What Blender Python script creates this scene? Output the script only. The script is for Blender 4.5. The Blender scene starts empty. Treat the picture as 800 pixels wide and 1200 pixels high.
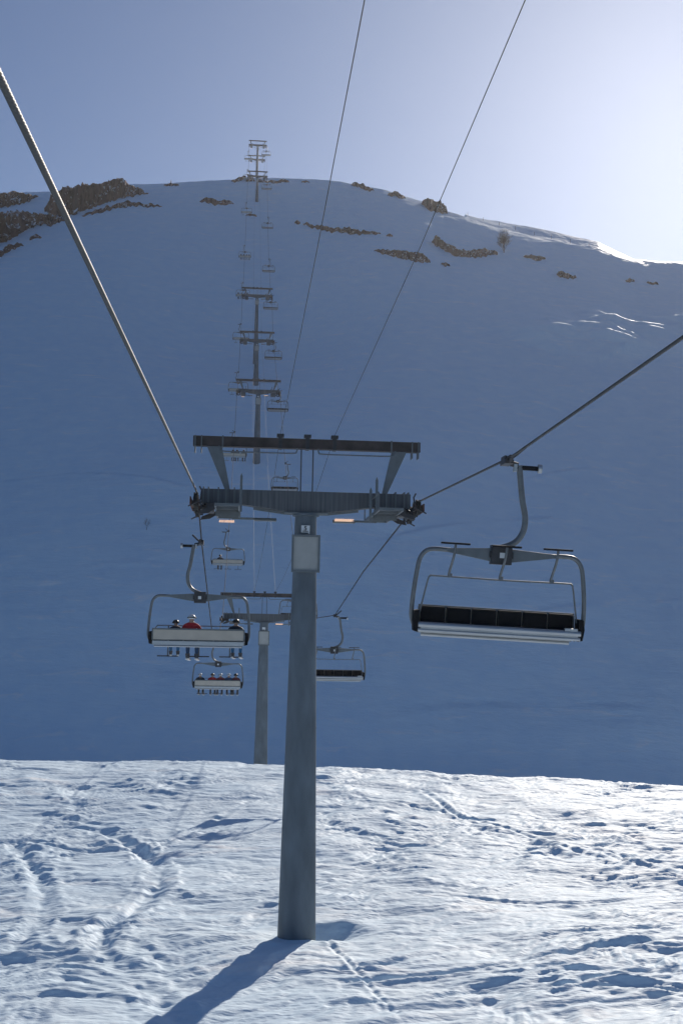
import bpy, bmesh, math, random
import numpy as np
from mathutils import Vector, Matrix, noise as mn
random.seed(7)
R = math.radians
scene = bpy.context.scene
COL = scene.collection

# ------------------------------------------------------------------ camera
F = 1400.0
CAM_R = (Matrix.Rotation(-R(4.74), 4, 'Z') @ Matrix.Rotation(R(90 + 5.65), 4, 'X') @ Matrix.Rotation(R(1.1), 4, 'Z'))
cd = bpy.data.cameras.new("camera"); cam = bpy.data.objects.new("camera", cd); COL.objects.link(cam)
cam.matrix_world = CAM_R
cd.sensor_fit = 'VERTICAL'; cd.sensor_height = 36.0; cd.lens = F / 1200 * 36
cd.clip_start = 0.1; cd.clip_end = 5000
scene.camera = cam
M3 = CAM_R.to_3x3()
def ray(px, py): return (M3 @ Vector(((px - 400) / F, -(py - 600) / F, -1.0))).normalized()
def atY(px, py, Y): v = ray(px, py); return v * (Y / v.y)
def atX(px, py, X): v = ray(px, py); return v * (X / v.x)
XC = 1.80                      # the lift line runs along +Y at this X
G = 3.1                        # half of the distance between the two ropes
SUN_AZ, SUN_EL = 22.6, 25.0

# ------------------------------------------------------------------ noise
_rs = np.random.RandomState(3)
_P = _rs.permutation(512).astype(np.int64)
_A = _rs.rand(512) * 2 * np.pi
_GX, _GY = np.cos(_A), np.sin(_A)
def pn(x, y, s=0):
    x = np.asarray(x, float) + s * 17.31; y = np.asarray(y, float) + s * 7.77
    xi = np.floor(x).astype(np.int64); yi = np.floor(y).astype(np.int64)
    xf = x - xi; yf = y - yi
    u = xf * xf * xf * (xf * (xf * 6 - 15) + 10); v = yf * yf * yf * (yf * (yf * 6 - 15) + 10)
    def g(a, b, dx, dy):
        h = _P[(_P[a & 511] + b) & 511]
        return _GX[h] * dx + _GY[h] * dy
    n00 = g(xi, yi, xf, yf); n10 = g(xi + 1, yi, xf - 1, yf)
    n01 = g(xi, yi + 1, xf, yf - 1); n11 = g(xi + 1, yi + 1, xf - 1, yf - 1)
    return ((n00 * (1 - u) + n10 * u) * (1 - v) + (n01 * (1 - u) + n11 * u) * v) * 1.5
def sstep(a, b, t):
    t = np.clip((t - a) / (b - a), 0, 1); return t * t * (3 - 2 * t)
def pchip(xs, ys, q):
    xs = np.array(xs, float); ys = np.array(ys, float); h = np.diff(xs); d = np.diff(ys) / h
    m = np.zeros(len(xs)); m[0] = d[0]; m[-1] = d[-1]
    for i in range(1, len(xs) - 1):
        m[i] = 0 if d[i - 1] * d[i] <= 0 else 2 * d[i - 1] * d[i] / (d[i - 1] + d[i])
    q = np.clip(q, xs[0], xs[-1]); i = np.clip(np.searchsorted(xs, q) - 1, 0, len(xs) - 2)
    t = (q - xs[i]) / h[i]; t2 = t * t; t3 = t2 * t
    return ((2 * t3 - 3 * t2 + 1) * ys[i] + (t3 - 2 * t2 + t) * h[i] * m[i] + (-2 * t3 + 3 * t2) * ys[i + 1] + (t3 - t2) * h[i] * m[i + 1])

# ------------------------------------------------------------------ terrain
RIDGE_PX = [(-700, 300), (-300, 250), (-80, 228), (0, 223), (60, 221), (100, 217), (150, 213), (200, 211), (250, 208), (300, 205.5), (350, 206), (400, 210), (450, 219),
            (500, 234), (520, 244), (545, 250.5), (572, 260), (600, 268), (650, 280.5), (700, 291.5), (742, 300), (770, 302.5), (800, 304), (860, 330), (950, 392), (1150, 500), (1600, 620)]
_ru, _rz, _ry = [], [], []
for px, py in RIDGE_PX:
    Y = float(np.interp(px, [-700, 0, 500, 600, 700, 760, 800, 1000, 1600], [400, 402, 400, 386, 368, 366, 366, 360, 300]))
    p = atY(px, py, Y); _ru.append(p.x / Y); _rz.append(p.z); _ry.append(Y)
BACK_PX = [(520, 244.5), (545, 250), (560, 254), (600, 262), (650, 271), (700, 284), (742, 297.5), (765, 304), (790, 312)]
_bu, _bz = [], []
for px, py in BACK_PX:
    Y = float(np.interp(px, [-700, 0, 500, 600, 700, 760, 800, 1000, 1600], [400, 402, 400, 386, 368, 366, 366, 360, 300])) + 52
    p = atY(px, py, Y); _bu.append(p.x / Y); _bz.append(p.z)
_bw = [0, 1, 1, 1, 1, 1, .9, .4, 0]
_ru = np.array(_ru); _rz = np.array(_rz); _ry = np.array(_ry)

def zat(py, Y, px=299.0): return atY(px, py, Y).z
FG_X = [-60, 0, 34, 50, 62, 66, 70, 78, 89, 96, 104, 110]
FG_Z = [-8.0, -8.3, -8.40, -7.98, -7.48, -7.42, -7.98, -9.2, -11.2, -12.8, -14.3, -14.6]
LP_Y = [114, 173, 222, 248, 300, 375, 392]
LP_Z = [-13.4, zat(541, 173), zat(451, 222), zat(424, 248), 88.0, zat(236, 375), zat(213, 392)]
def on_ground_px(pts, zz=-8.2):
    out = []
    for px, py in pts:
        v = ray(px, py); t = zz / v.z; out.append((v.x * t, v.y * t))
    return out
def dense(pts, step=0.25):
    out = []
    for (a, b), (c, d) in zip(pts[:-1], pts[1:]):
        n = max(1, int(math.hypot(c - a, d - b) / step))
        for k in range(n): out.append((a + (c - a) * k / n, b + (d - b) * k / n))
    out.append(pts[-1]); return out
def smooth(pts, it=3):
    for _ in range(it):
        q = [pts[0]]
        for a, b in zip(pts[:-1], pts[1:]):
            q += [(a[0] * .75 + b[0] * .25, a[1] * .75 + b[1] * .25), (a[0] * .25 + b[0] * .75, a[1] * .25 + b[1] * .75)]
        q.append(pts[-1]); pts = q
    return pts
# ski and foot tracks: (pixel polyline, half width, depth, raggedness)
TRACKS = [
    ([(110, 968), (150, 985), (185, 1010), (188, 1035), (170, 1062), (130, 1085), (112, 1105), (128, 1128), (165, 1150), (205, 1186), (230, 1215)], .30, .16, 1),
    ([(12, 985), (40, 1015), (52, 1050), (50, 1075), (30, 1095), (12, 1125)], .26, .14, 1),
    ([(0, 1128), (70, 1112), (150, 1072), (250, 1050), (330, 1030)], .12, .05, .3),
    ([(380, 1178), (430, 1172), (520, 1165), (600, 1148), (700, 1138), (820, 1122)], .17, .10, .05),
    ([(440, 1180), (520, 1178), (600, 1166), (700, 1152), (820, 1136)], .17, .10, .05),
    ([(390, 1135), (470, 1125), (560, 1108), (680, 1096), (810, 1086)], .13, .08, .05),
    ([(395, 1060), (480, 1048), (540, 1050), (640, 1060), (810, 1052)], .14, .09, .1),
    ([(492, 925), (520, 945), (548, 963), (600, 960), (680, 952), (740, 945)], .16, .11, .2),
    ([(620, 985), (680, 1000), (740, 1014), (810, 1026)], .2, .10, .15),
    ([(60, 955), (140, 965), (230, 955), (330, 958)], .2, .08, .2),
    ([(0, 1005), (90, 1000), (200, 985), (300, 960), (400, 950)], .14, .07, .3),
    ([(420, 1204), (520, 1190), (640, 1182), (810, 1170)], .15, .08, .05),
    ([(400, 1015), (500, 1004), (620, 1010), (810, 990)], .14, .07, .05),
    ([(395, 1150), (520, 1138), (660, 1118), (810, 1104)], .12, .11, .03),
    ([(410, 930), (520, 950), (660, 990), (810, 1015)], .16, .07, .05),
    ([(0, 940), (110, 932), (230, 915), (320, 905)], .2, .09, .2),
    ([(0, 1060), (120, 1020), (220, 975), (300, 935)], .14, .07, .1),
    ([(0, 1180), (90, 1168), (190, 1178), (300, 1150), (330, 1120)], .13, .06, .1),
    ([(374, 1092), (400, 1118), (440, 1160), (480, 1205)], .07, .035, .8),
]
# wind lips on the mountain that catch the sun: (pixel polyline, half width m, strength)
def base_h(x, y):
    x = np.asarray(x, float); y = np.asarray(y, float)
    u = x / np.maximum(y, 60.0)
    fg = pchip(FG_X, FG_Z, y)
    tilt = (x - 1.5)
    fg = fg - 0.046 * np.clip(tilt - 2, 0, 60) * sstep(36, 66, y) + 0.010 * np.clip(-tilt, 0, 60) * sstep(40, 66, y)
    zr = np.interp(u, _ru, _rz); yr = np.interp(u, _ru, _ry)
    t = (y - 112) / (yr - 112)
    lin = -14.2 + (zr + 14.2) * t
    lp = pchip(LP_Y, LP_Z, y)
    wl = np.exp(-((x - XC) / 34.0) ** 2) * sstep(114, 140, y) * (1 - sstep(375, 392, y))
    m = lin * (1 - wl) + lp * wl
    # past the ridge the ground levels out
    over = y - yr
    k = 2.6
    sl = (zr + 14.2) / (yr - 112)
    soft = k * np.logaddexp(0, over / k)
    m = m - soft * (sl + 0.02)
    bz = np.interp(u, _bu, _bz, left=0, right=0); bw = np.interp(u, _bu, _bw, left=0, right=0)
    ramp = np.clip((over - 9) / 43, 0, 1); ramp = ramp * (1 - sstep(54, 110, over))
    m = m + np.maximum(0, bz - (zr - .02 * over)) * bw * ramp * (over > 0)
    m = np.maximum(m, -40 + 0 * m)
    w = sstep(100, 122, y)
    z = fg * (1 - w) + m * w
    return z
def march(px, py, y0=20, y1=500, f=None):
    f = f or base_h
    v = ray(px, py); ys = np.concatenate([np.arange(y0, 115, .5), np.arange(115, y1, 1.0)]); xs = v.x / v.y * ys; zs = v.z / v.y * ys
    d = zs - f(xs, ys); i = np.where(d < 0)[0]
    if len(i) == 0: return None
    i = max(1, i[0]); t = d[i - 1] / (d[i - 1] - d[i]); Y = ys[i - 1] + t * (ys[i] - ys[i - 1])
    return Vector((v.x / v.y * Y, Y, v.z / v.y * Y))
_TR = []
for pts, w, dep, rag in TRACKS:
    _TR.append((np.array(dense(smooth([(q.x, q.y) for q in (march(px, py, 12, 110) for px, py in pts) if q is not None]), 0.12)), w, dep, rag))
LIPS = []
for pts, w, a, up in [([(612, 281), (650, 287), (700, 296), (730, 300)], 2.6, 0.12, 1.0),
                  ([(600, 400), (645, 391), (690, 392), (725, 403), (752, 410), (778, 420)], 5.0, 0.17, 2.7),
                  ([(672, 379), (705, 381), (750, 388), (805, 391), (860, 400)], 4.2, 0.16, 2.1),
                  ([(690, 404), (720, 406), (745, 405)], 2.0, 0.16, .9),
                  ([(735, 375), (780, 380), (830, 384)], 1.8, 0.15, .9)]:
    q = [march(*p) for p in pts]; q = [(p.x, p.y) for p in q if p is not None]
    LIPS.append((np.array(dense(smooth(q, 2), 0.7)), w, a, up))
FACE = []
for pts, w, dep in [([(-10, 470), (90, 462), (180, 468), (240, 480)], .5, .22), ([(380, 650), (450, 628), (540, 612), (640, 604)], .45, .2), ([(600, 560), (680, 545), (760, 552), (810, 560)], .5, .22),
                    ([(430, 840), (520, 826), (640, 822), (810, 834)], .35, .16), ([(0, 790), (110, 778), (220, 786), (290, 800)], .35, .16), ([(40, 360), (120, 352), (220, 360), (270, 372)], .5, .25),
                    ([(340, 520), (420, 500), (520, 492), (600, 470), (690, 462)], .5, .22), ([(380, 405), (470, 392), (560, 395), (640, 385)], .5, .25), ([(0, 560), (80, 550), (160, 556), (215, 570)], .45, .2),
                    ([(500, 742), (600, 716), (700, 706), (810, 700)], .4, .18), ([(20, 690), (100, 660), (160, 655), (225, 668)], .4, .18)]:
    q = [march(*p) for p in pts]; q = [(p.x, p.y) for p in q if p is not None]
    FACE.append((np.array(dense(smooth(q, 2), 1.2)), w, dep))
def near(x, y, P, lim):
    """signed across-distance to polyline P (positive on its far side) and the share along it"""
    d2 = np.full(x.shape, 1e9); sg = np.zeros(x.shape); al = np.zeros(x.shape)
    box = (x > P[:, 0].min() - lim) & (x < P[:, 0].max() + lim) & (y > P[:, 1].min() - lim) & (y < P[:, 1].max() + lim)
    idx = np.where(box)[0]
    if len(idx) == 0: return idx, None, None
    X = x[idx]; Y = y[idx]; bd = np.full(len(idx), 1e9); bs = np.zeros(len(idx)); ba = np.zeros(len(idx))
    for k in range(len(P) - 1):
        ax, ay = P[k]; bx, by = P[k + 1]; dx, dy = bx - ax, by - ay; L = dx * dx + dy * dy + 1e-9
        t = np.clip(((X - ax) * dx + (Y - ay) * dy) / L, 0, 1)
        ex = X - ax - t * dx; ey = Y - ay - t * dy; d = ex * ex + ey * ey
        c = d < bd; bd[c] = d[c]; bs[c] = np.sign(dx * ey - dy * ex)[c]; ba[c] = (k + t[c]) / (len(P) - 1)
    return idx, np.sqrt(bd) * bs, ba
def height(x, y, detail=True):
    x = np.asarray(x, float); y = np.asarray(y, float)
    shp = x.shape; x = x.ravel(); y = y.ravel()
    z = base_h(x, y)
    fgw = 1 - sstep(72, 92, y)
    # hummocky wind-worked piste in front
    wx = x + 0.9 * pn(x * .35, y * .35, 5); wy = y + 0.9 * pn(x * .35, y * .35, 6)
    ca, sa = math.cos(R(-20)), math.sin(R(-20))
    ax = wx * ca - wy * sa; ay = wx * sa + wy * ca
    n = 0.16 * pn(ax * .10, ay * .16, 1)
    patch = 0.55 + .85 * sstep(-.35, .5, pn(x * .14, y * .11, 21))
    bil = lambda v: 0.42 - np.abs(v)
    n = n + 0.12 * pn(ax * .32, ay * .50, 2)
    n = n + patch * (0.11 * bil(pn(ax * .36, ay * 1.0, 3)) + 0.06 * pn(ax * .75, ay * 1.9, 4))
    n = n + (.3 + patch) * (0.038 * pn(ax * 1.4, ay * 3.6, 7) + .015 * pn(ax * 3.3, ay * 8.5, 9)) + 0.006 * pn(x * 6, y * 6, 8)
    n0 = -.02; foot = np.exp(-(((x - XC) / 1.6) ** 2 + ((y - 34.0) / 1.6) ** 2))
    n = n * (1 - foot) + n0 * foot
    z = z + n * fgw
    # the mountain: broad undulation and thin wind texture
    mw = sstep(104, 125, y)
    v = 0.8 * pn(x * .018, y * .022, 11) * sstep(125, 180, y) * (1 - sstep(300, 345, y)) + 0.34 * pn(x * .07, y * .08, 12)
    v = v + 0.11 * pn(x * .30, y * .22, 13) + 0.05 * pn(x * .9 + 1.2 * pn(x * .2, y * .2, 14), y * .5, 15)
    z = z + v * mw
    if detail:
        for P, w, dep, rag in _TR:
            idx, d, al = near(x, y, P, 1.6)
            if d is None: continue
            a = np.abs(d); X = x[idx]; Y = y[idx]
            r = 1 + rag * (0.7 * pn(X * 1.3, Y * 1.3, 31) + .45 * pn(X * 3.6, Y * 2.9, 32))
            a = a * (1 + .35 * rag * pn(X * 2.1, Y * 2.1, 33))
            fade = sstep(0, .06, al) * (1 - sstep(.9, 1, al))
            dep2 = dep * (.7 + .5 * pn(X * .25, Y * .25, 35)); pr = -dep2 * .8 * np.exp(-(a / w) ** 2 * 1.3) + dep2 * .4 * np.exp(-((a - 1.9 * w) / (w * .8)) ** 2)
            z[idx] += pr * np.clip(r, .1, 2.2) * fade
        # wind scoop round the near mast
        dx, dy = x - XC, y - 34.0; rr = np.hypot(dx, dy)
        z += -0.36 * np.exp(-(((dx - .95) / .75) ** 2 + ((dy - .45) / .7) ** 2)) - .06 * np.exp(-((rr - .7) / .3) ** 2)
        z += 0.07 * np.exp(-(((dx - .6) / 1.2) ** 2 + ((dy + .5) / .45) ** 2))
    if detail:
        for P, w, dep in FACE:
            idx, d, al = near(x, y, P, w * 4)
            if d is None: continue
            br = .5 + 1.1 * pn(x[idx] * .09, y[idx] * .09, 51)
            z[idx] += 1.3 * dep * np.clip(br, 0, 1.2) * (np.exp(-((d + w) / w) ** 2) - np.exp(-((d - w * .3) / w) ** 2))
        z += 0.20 * np.exp(-(((dx - 1.25) / .85) ** 2 + ((dy - 1.25) / .35) ** 2))
    for P, w, a, up in LIPS:
        idx, d, al = near(x, y, P, w * 6)
        if d is None: continue
        X = x[idx]; Y = y[idx]
        wob = w * (1 + .9 * pn(X * .12, Y * .12, 41))
        q = d / np.maximum(wob, .3)
        am = a * sstep(0, .15, al) * (1 - sstep(.85, 1, al)) * (0.9 + .35 * pn(X * .12, Y * .3, 42))
        z[idx] += -am * w * q * np.exp(-q * q * .5) * 1.2 + 0.09 * pn(X * .45, Y * .9, 43) * np.exp(-q * q * .3) + up * am / a * np.exp(-(d / (2.4 * w)) ** 2)
    return z.reshape(shp)
_hm = lambda a, b: height(a, b, False)
def gz(x, y): return float(height(np.array([x]), np.array([y]))[0])

# ------------------------------------------------------------------ materials
def nt(name):
    m = bpy.data.materials.new(name); m.use_nodes = True
    return m, m.node_tree.nodes, m.node_tree.links, m.node_tree.nodes['Principled BSDF']
def mat(name, col, rough=.5, metal=0, var=.15, scale=6, bump=0.0, bscale=40, stretch=None, spec=.5):
    m, N, L, b = nt(name)
    b.inputs['Roughness'].default_value = rough; b.inputs['Metallic'].default_value = metal
    b.inputs['Specular IOR Level'].default_value = spec
    tc = N.new('ShaderNodeTexCoord'); mp = N.new('ShaderNodeMapping'); L.new(tc.outputs['Object'], mp.inputs[0])
    if stretch: mp.inputs['Scale'].default_value = stretch
    no = N.new('ShaderNodeTexNoise'); no.inputs['Scale'].default_value = scale; no.inputs['Detail'].default_value = 6
    L.new(mp.outputs[0], no.inputs['Vector'])
    cr = N.new('ShaderNodeValToRGB'); e = cr.color_ramp.elements
    e[0].position = .3; e[1].position = .7
    e[0].color = (*[c * (1 - var) for c in col], 1); e[1].color = (*[min(1, c * (1 + var)) for c in col], 1)
    L.new(no.outputs['Fac'], cr.inputs[0]); L.new(cr.outputs[0], b.inputs['Base Color'])
    if bump:
        n2 = N.new('ShaderNodeTexNoise'); n2.inputs['Scale'].default_value = bscale; L.new(mp.outputs[0], n2.inputs['Vector'])
        bp = N.new('ShaderNodeBump'); bp.inputs['Strength'].default_value = bump; bp.inputs['Distance'].default_value = .02
        L.new(n2.outputs['Fac'], bp.inputs['Height']); L.new(bp.outputs[0], b.inputs['Normal'])
    return m
galv = mat('galvanised_steel', (.165, .185, .195), .55, .2, .14, 5, .15, 60)
mastm = mat('mast_steel', (.125, .155, .18), .6, .1, .26, 2.2, .12, 30, (1, 1, .35))
streak = mat('weathered_crossarm', (.10, .11, .12), .6, .15, .38, 5, .1, 30, (3.2, 1, .12))
rust = mat('rusty_beam', (.072, .058, .054), .75, .15, .35, 3, .25, 40, (1, 1, 1))
dark = mat('dark_steel', (.055, .055, .06), .5, .4, .2, 9)
blackp = mat('black_plastic', (.012, .012, .014), .7, 0, .3, 12, .1, 30, spec=.2)
rubber = mat('black_rubber', (.02, .019, .019), .8, 0, .3, 8)
redsheave = mat('sheave_red_brown', (.10, .035, .028), .7, .1, .3, 6)
chairst = mat('chair_steel', (.19, .20, .205), .45, .4, .15, 8)
silver = mat('silver_aluminium', (.48, .49, .50), .38, .75, .1, 6, .05, 30, (.3, 1, 3))
beige = mat('beige_shell', (.56, .50, .42), .55, 0, .07, 3)
white = mat('white_paint', (.75, .76, .76), .5, 0, .05, 5)
sign_grey = mat('pale_reflective_sheet', (.42, .42, .40), .45, .0, .06, 4)
black = mat('black_ink', (.012, .012, .012), .6, 0, .1, 5)
ropem = mat('steel_rope', (.06, .06, .06), .55, .1, .25, 30, .2, 80)
farrope = mat('greased_rope', (.035, .035, .037), .85, 0, .2, 20, spec=.2)
wirem = mat('thin_wire', (.07, .07, .07), .8, 0, .1, 3, spec=.1)
wire_sunlit = mat('sunlit_wire', (.33, .34, .35), .7, 0, .05, 3)  # paler copy of the wire, sunlight put into its colour
bark = mat('bare_bark', (.075, .055, .045), .9, 0, .3, 9)
def glint_strip_mat():
    m, N, L, b = nt('translucent_glint_strip')
    b.inputs['Base Color'].default_value = (.9, .7, .6, 1); b.inputs['Roughness'].default_value = .5
    t = N.new('ShaderNodeBsdfTranslucent'); t.inputs['Color'].default_value = (1.0, .86, .76, 1)
    mx = N.new('ShaderNodeMixShader'); mx.inputs[0].default_value = .85
    L.new(b.outputs[0], mx.inputs[1]); L.new(t.outputs[0], mx.inputs[2]); L.new(mx.outputs[0], N['Material Output'].inputs[0])
    return m
orange = glint_strip_mat()  # warm see-through colour imitating sun glints, for the added strips
def snow_mat():
    m, N, L, b = nt('snow')
    b.inputs['Roughness'].default_value = .62
    b.inputs['Specular IOR Level'].default_value = .12
    tc = N.new('ShaderNodeTexCoord')
    no = N.new('ShaderNodeTexNoise'); no.inputs['Scale'].default_value = .35; no.inputs['Detail'].default_value = 7; no.inputs['Roughness'].default_value = .6
    L.new(tc.outputs['Object'], no.inputs['Vector'])
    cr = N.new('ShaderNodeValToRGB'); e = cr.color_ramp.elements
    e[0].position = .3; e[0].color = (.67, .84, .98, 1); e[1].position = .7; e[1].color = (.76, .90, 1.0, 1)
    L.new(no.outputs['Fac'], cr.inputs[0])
    # faint old ski traces: thin paler scratches
    mp = N.new('ShaderNodeMapping'); mp.inputs['Scale'].default_value = (.11, .3, .3); mp.inputs['Rotation'].default_value = (0, 0, .25)
    L.new(tc.outputs['Object'], mp.inputs[0])
    n3 = N.new('ShaderNodeTexNoise'); n3.inputs['Scale'].default_value = 1.6; n3.inputs['Detail'].default_value = 8; n3.inputs['Roughness'].default_value = .7
    n3.inputs['Distortion'].default_value = .6
    L.new(mp.outputs[0], n3.inputs['Vector'])
    c3 = N.new('ShaderNodeValToRGB'); e = c3.color_ramp.elements
    e[0].position = .56; e[0].color = (0, 0, 0, 1); e[1].position = .74; e[1].color = (1, 1, 1, 1)
    L.new(n3.outputs['Fac'], c3.inputs[0])
    mix = N.new('ShaderNodeMixRGB'); mix.inputs[2].default_value = (.97, .98, .99, 1)
    L.new(c3.outputs[0], mix.inputs[0]); L.new(cr.outputs[0], mix.inputs[1]); L.new(mix.outputs[0], b.inputs['Base Color'])
    n2 = N.new('ShaderNodeTexNoise'); n2.inputs['Scale'].default_value = 7; n2.inputs['Detail'].default_value = 5
    mpa = N.new('ShaderNodeMapping'); mpa.inputs['Scale'].default_value = (.6, 1.5, 1); mpa.inputs['Rotation'].default_value = (0, 0, .3); L.new(tc.outputs['Object'], mpa.inputs[0]); L.new(mpa.outputs[0], n2.inputs['Vector'])
    n4 = N.new('ShaderNodeTexNoise'); n4.inputs['Scale'].default_value = 32; n4.inputs['Detail'].default_value = 3; L.new(tc.outputs['Object'], n4.inputs['Vector'])
    m4 = N.new('ShaderNodeMath'); m4.operation = 'MULTIPLY_ADD'; m4.inputs[1].default_value = .25; L.new(n4.outputs['Fac'], m4.inputs[0]); L.new(n2.outputs['Fac'], m4.inputs[2])
    bp = N.new('ShaderNodeBump'); bp.inputs['Strength'].default_value = .5; bp.inputs['Distance'].default_value = .04
    L.new(m4.outputs[0], bp.inputs['Height'])
    # broad wind crust relief on the far face
    n5 = N.new('ShaderNodeTexNoise'); n5.inputs['Scale'].default_value = .8; n5.inputs['Detail'].default_value = 6; n5.inputs['Roughness'].default_value = .65; L.new(mp.outputs[0], n5.inputs['Vector'])
    b2 = N.new('ShaderNodeBump'); b2.inputs['Strength'].default_value = .6; b2.inputs['Distance'].default_value = .65
    L.new(n5.outputs['Fac'], b2.inputs['Height']); L.new(b2.outputs[0], bp.inputs['Normal']); L.new(bp.outputs[0], b.inputs['Normal'])
    return m
snow = snow_mat()
def rock_mat():
    m, N, L, b = nt('snowy_rock')
    b.inputs['Roughness'].default_value = .9
    tc = N.new('ShaderNodeTexCoord'); no = N.new('ShaderNodeTexNoise'); no.inputs['Scale'].default_value = .22; no.inputs['Detail'].default_value = 3.5; no.inputs['Roughness'].default_value = .62
    mp = N.new('ShaderNodeMapping'); mp.inputs['Scale'].default_value = (1.3, 1, .45); L.new(tc.outputs['Object'], mp.inputs[0]); L.new(mp.outputs[0], no.inputs['Vector'])
    cr = N.new('ShaderNodeValToRGB'); e = cr.color_ramp.elements
    e[0].position = .34; e[0].color = (.022, .013, .013, 1); e[1].position = .68; e[1].color = (.16, .066, .054, 1)
    el = e.new(.5); el.color = (.07, .027, .026, 1)
    L.new(no.outputs['Fac'], cr.inputs[0])
    ge = N.new('ShaderNodeNewGeometry'); sp = N.new('ShaderNodeSeparateXYZ'); L.new(ge.outputs['Normal'], sp.inputs[0])
    n2 = N.new('ShaderNodeTexNoise'); n2.inputs['Scale'].default_value = .30; n2.inputs['Detail'].default_value = 2.5; L.new(tc.outputs['Object'], n2.inputs['Vector'])
    ad = N.new('ShaderNodeMath'); ad.operation = 'MULTIPLY_ADD'; ad.inputs[1].default_value = .9; L.new(n2.outputs['Fac'], ad.inputs[0]); L.new(sp.outputs['Z'], ad.inputs[2])
    c2 = N.new('ShaderNodeValToRGB'); e = c2.color_ramp.elements; e[0].position = .98; e[1].position = 1.0
    mr = N.new('ShaderNodeMapRange'); mr.inputs['From Min'].default_value = .90; mr.inputs['From Max'].default_value = .94
    L.new(ad.outputs[0], mr.inputs[0])
    mix = N.new('ShaderNodeMixRGB'); mix.inputs[2].default_value = (.8, .85, .91, 1)
    L.new(mr.outputs[0], mix.inputs[0]); L.new(cr.outputs[0], mix.inputs[1]); L.new(mix.outputs[0], b.inputs['Base Color'])
    bp = N.new('ShaderNodeBump'); bp.inputs['Strength'].default_value = .8; bp.inputs['Distance'].default_value = .4
    L.new(no.outputs['Fac'], bp.inputs['Height']); L.new(bp.outputs[0], b.inputs['Normal'])
    return m
rockm = rock_mat()

# ------------------------------------------------------------------ object helpers
def tag(o, label=None, cat=None, group=None, kind=None):
    if label: o['label'] = label
    if cat: o['category'] = cat
    if group: o['group'] = group
    if kind: o['kind'] = kind
    return o
def thing(name, loc, label, cat, group=None, rz=0):
    o = bpy.data.objects.new(name, None); COL.objects.link(o); o.location = loc; o.rotation_euler = (0, 0, rz)
    o.empty_display_size = .3
    return tag(o, label, cat, group)
class MB:
    def __init__(s): s.v = []; s.f = []; s.mi = []
    def add(s, vs, fs, mi=0):
        b = len(s.v); s.v += [tuple(p) for p in vs]; s.f += [tuple(i + b for i in f) for f in fs]; s.mi += [mi] * len(fs)
    def box(s, x0, x1, y0, y1, z0, z1, mi=0):
        s.add([(x0, y0, z0), (x1, y0, z0), (x1, y1, z0), (x0, y1, z0), (x0, y0, z1), (x1, y0, z1), (x1, y1, z1), (x0, y1, z1)],
              [(0, 3, 2, 1), (4, 5, 6, 7), (0, 1, 5, 4), (1, 2, 6, 5), (2, 3, 7, 6), (3, 0, 4, 7)], mi)
        return s
    def prism(s, xz, y0, y1, mi=0):
        n = len(xz)
        s.add([(x, y0, z) for x, z in xz] + [(x, y1, z) for x, z in xz],
              [tuple(range(n))[::-1] if False else tuple(range(n)), tuple(range(2 * n - 1, n - 1, -1))] + [(i, i + n, (i + 1) % n + n, (i + 1) % n) for i in range(n)], mi)
        return s
    def tube(s, pts, r, n=8, mi=0, cap=True, flat=1.0):
        pts = [Vector(p) for p in pts]; rs = r if isinstance(r, (list, tuple)) else [r] * len(pts)
        rings = []; up = None
        for i, p in enumerate(pts):
            t = (pts[min(i + 1, len(pts) - 1)] - pts[max(i - 1, 0)]).normalized()
            if up is None: up = Vector((0, 0, 1)) if abs(t.z) < .9 else Vector((0, 1, 0))
            a = t.cross(up)
            if a.length < 1e-4: a = t.cross(Vector((1, 0, 0)))
            a.normalize(); b2 = a.cross(t).normalized(); up = b2
            rings.append([p + (a * math.cos(2 * math.pi * k / n) + b2 * flat * math.sin(2 * math.pi * k / n)) * rs[i] for k in range(n)])
        vs = [q for rg in rings for q in rg]
        fs = [(i * n + k, i * n + (k + 1) % n, (i + 1) * n + (k + 1) % n, (i + 1) * n + k) for i in range(len(pts) - 1) for k in range(n)]
        if cap: fs += [tuple(range(n))[::-1], tuple(range((len(pts) - 1) * n, len(pts) * n))]
        s.add(vs, fs, mi); return s
    def build(s, name, mats, parent=None, smooth=False, bevel=0):
        me = bpy.data.meshes.new(name); me.from_pydata(s.v, [], s.f)
        mats = mats if isinstance(mats, (list, tuple)) else [mats]
        for m in mats: me.materials.append(m)
        me.polygons.foreach_set('material_index', s.mi)
        bm = bmesh.new(); bm.from_mesh(me); bmesh.ops.recalc_face_normals(bm, faces=bm.faces)
        if bevel:
            es = [e for e in bm.edges if len(e.link_faces) == 2 and e.calc_face_angle(0) > .6]
            bmesh.ops.bevel(bm, geom=es, offset=bevel, segments=2, affect='EDGES', profile=.6, clamp_overlap=True)
        for f in bm.faces: f.smooth = smooth
        if smooth:
            for e in bm.edges:
                if len(e.link_faces) == 2 and e.calc_face_angle(0) > .9: e.smooth = False
        bm.to_mesh(me); bm.free()
        o = bpy.data.objects.new(name, me); COL.objects.link(o)
        if parent: o.parent = parent
        return o
def kids(o): return [c for c in bpy.data.objects if c.parent == o]
def copy_tree(o, parent=None):
    c = o.copy(); COL.objects.link(c)
    if parent: c.parent = parent
    for ch in TREE.get(o.name) or kids(o): copy_tree(ch, c)
    return c
TREE = {}
def curve(pts, n=6):
    """Catmull-Rom through points"""
    P = [Vector(p) for p in pts]; P = [P[0] * 2 - P[1]] + P + [P[-1] * 2 - P[-2]]; out = []
    for i in range(1, len(P) - 2):
        for k in range(n):
            t = k / n; a, b, c, d = P[i - 1:i + 3]
            out.append(.5 * ((2 * b) + (c - a) * t + (2 * a - 5 * b + 4 * c - d) * t * t + (3 * b - a - 3 * c + d) * t ** 3))
    out.append(P[-2]); return out

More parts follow.
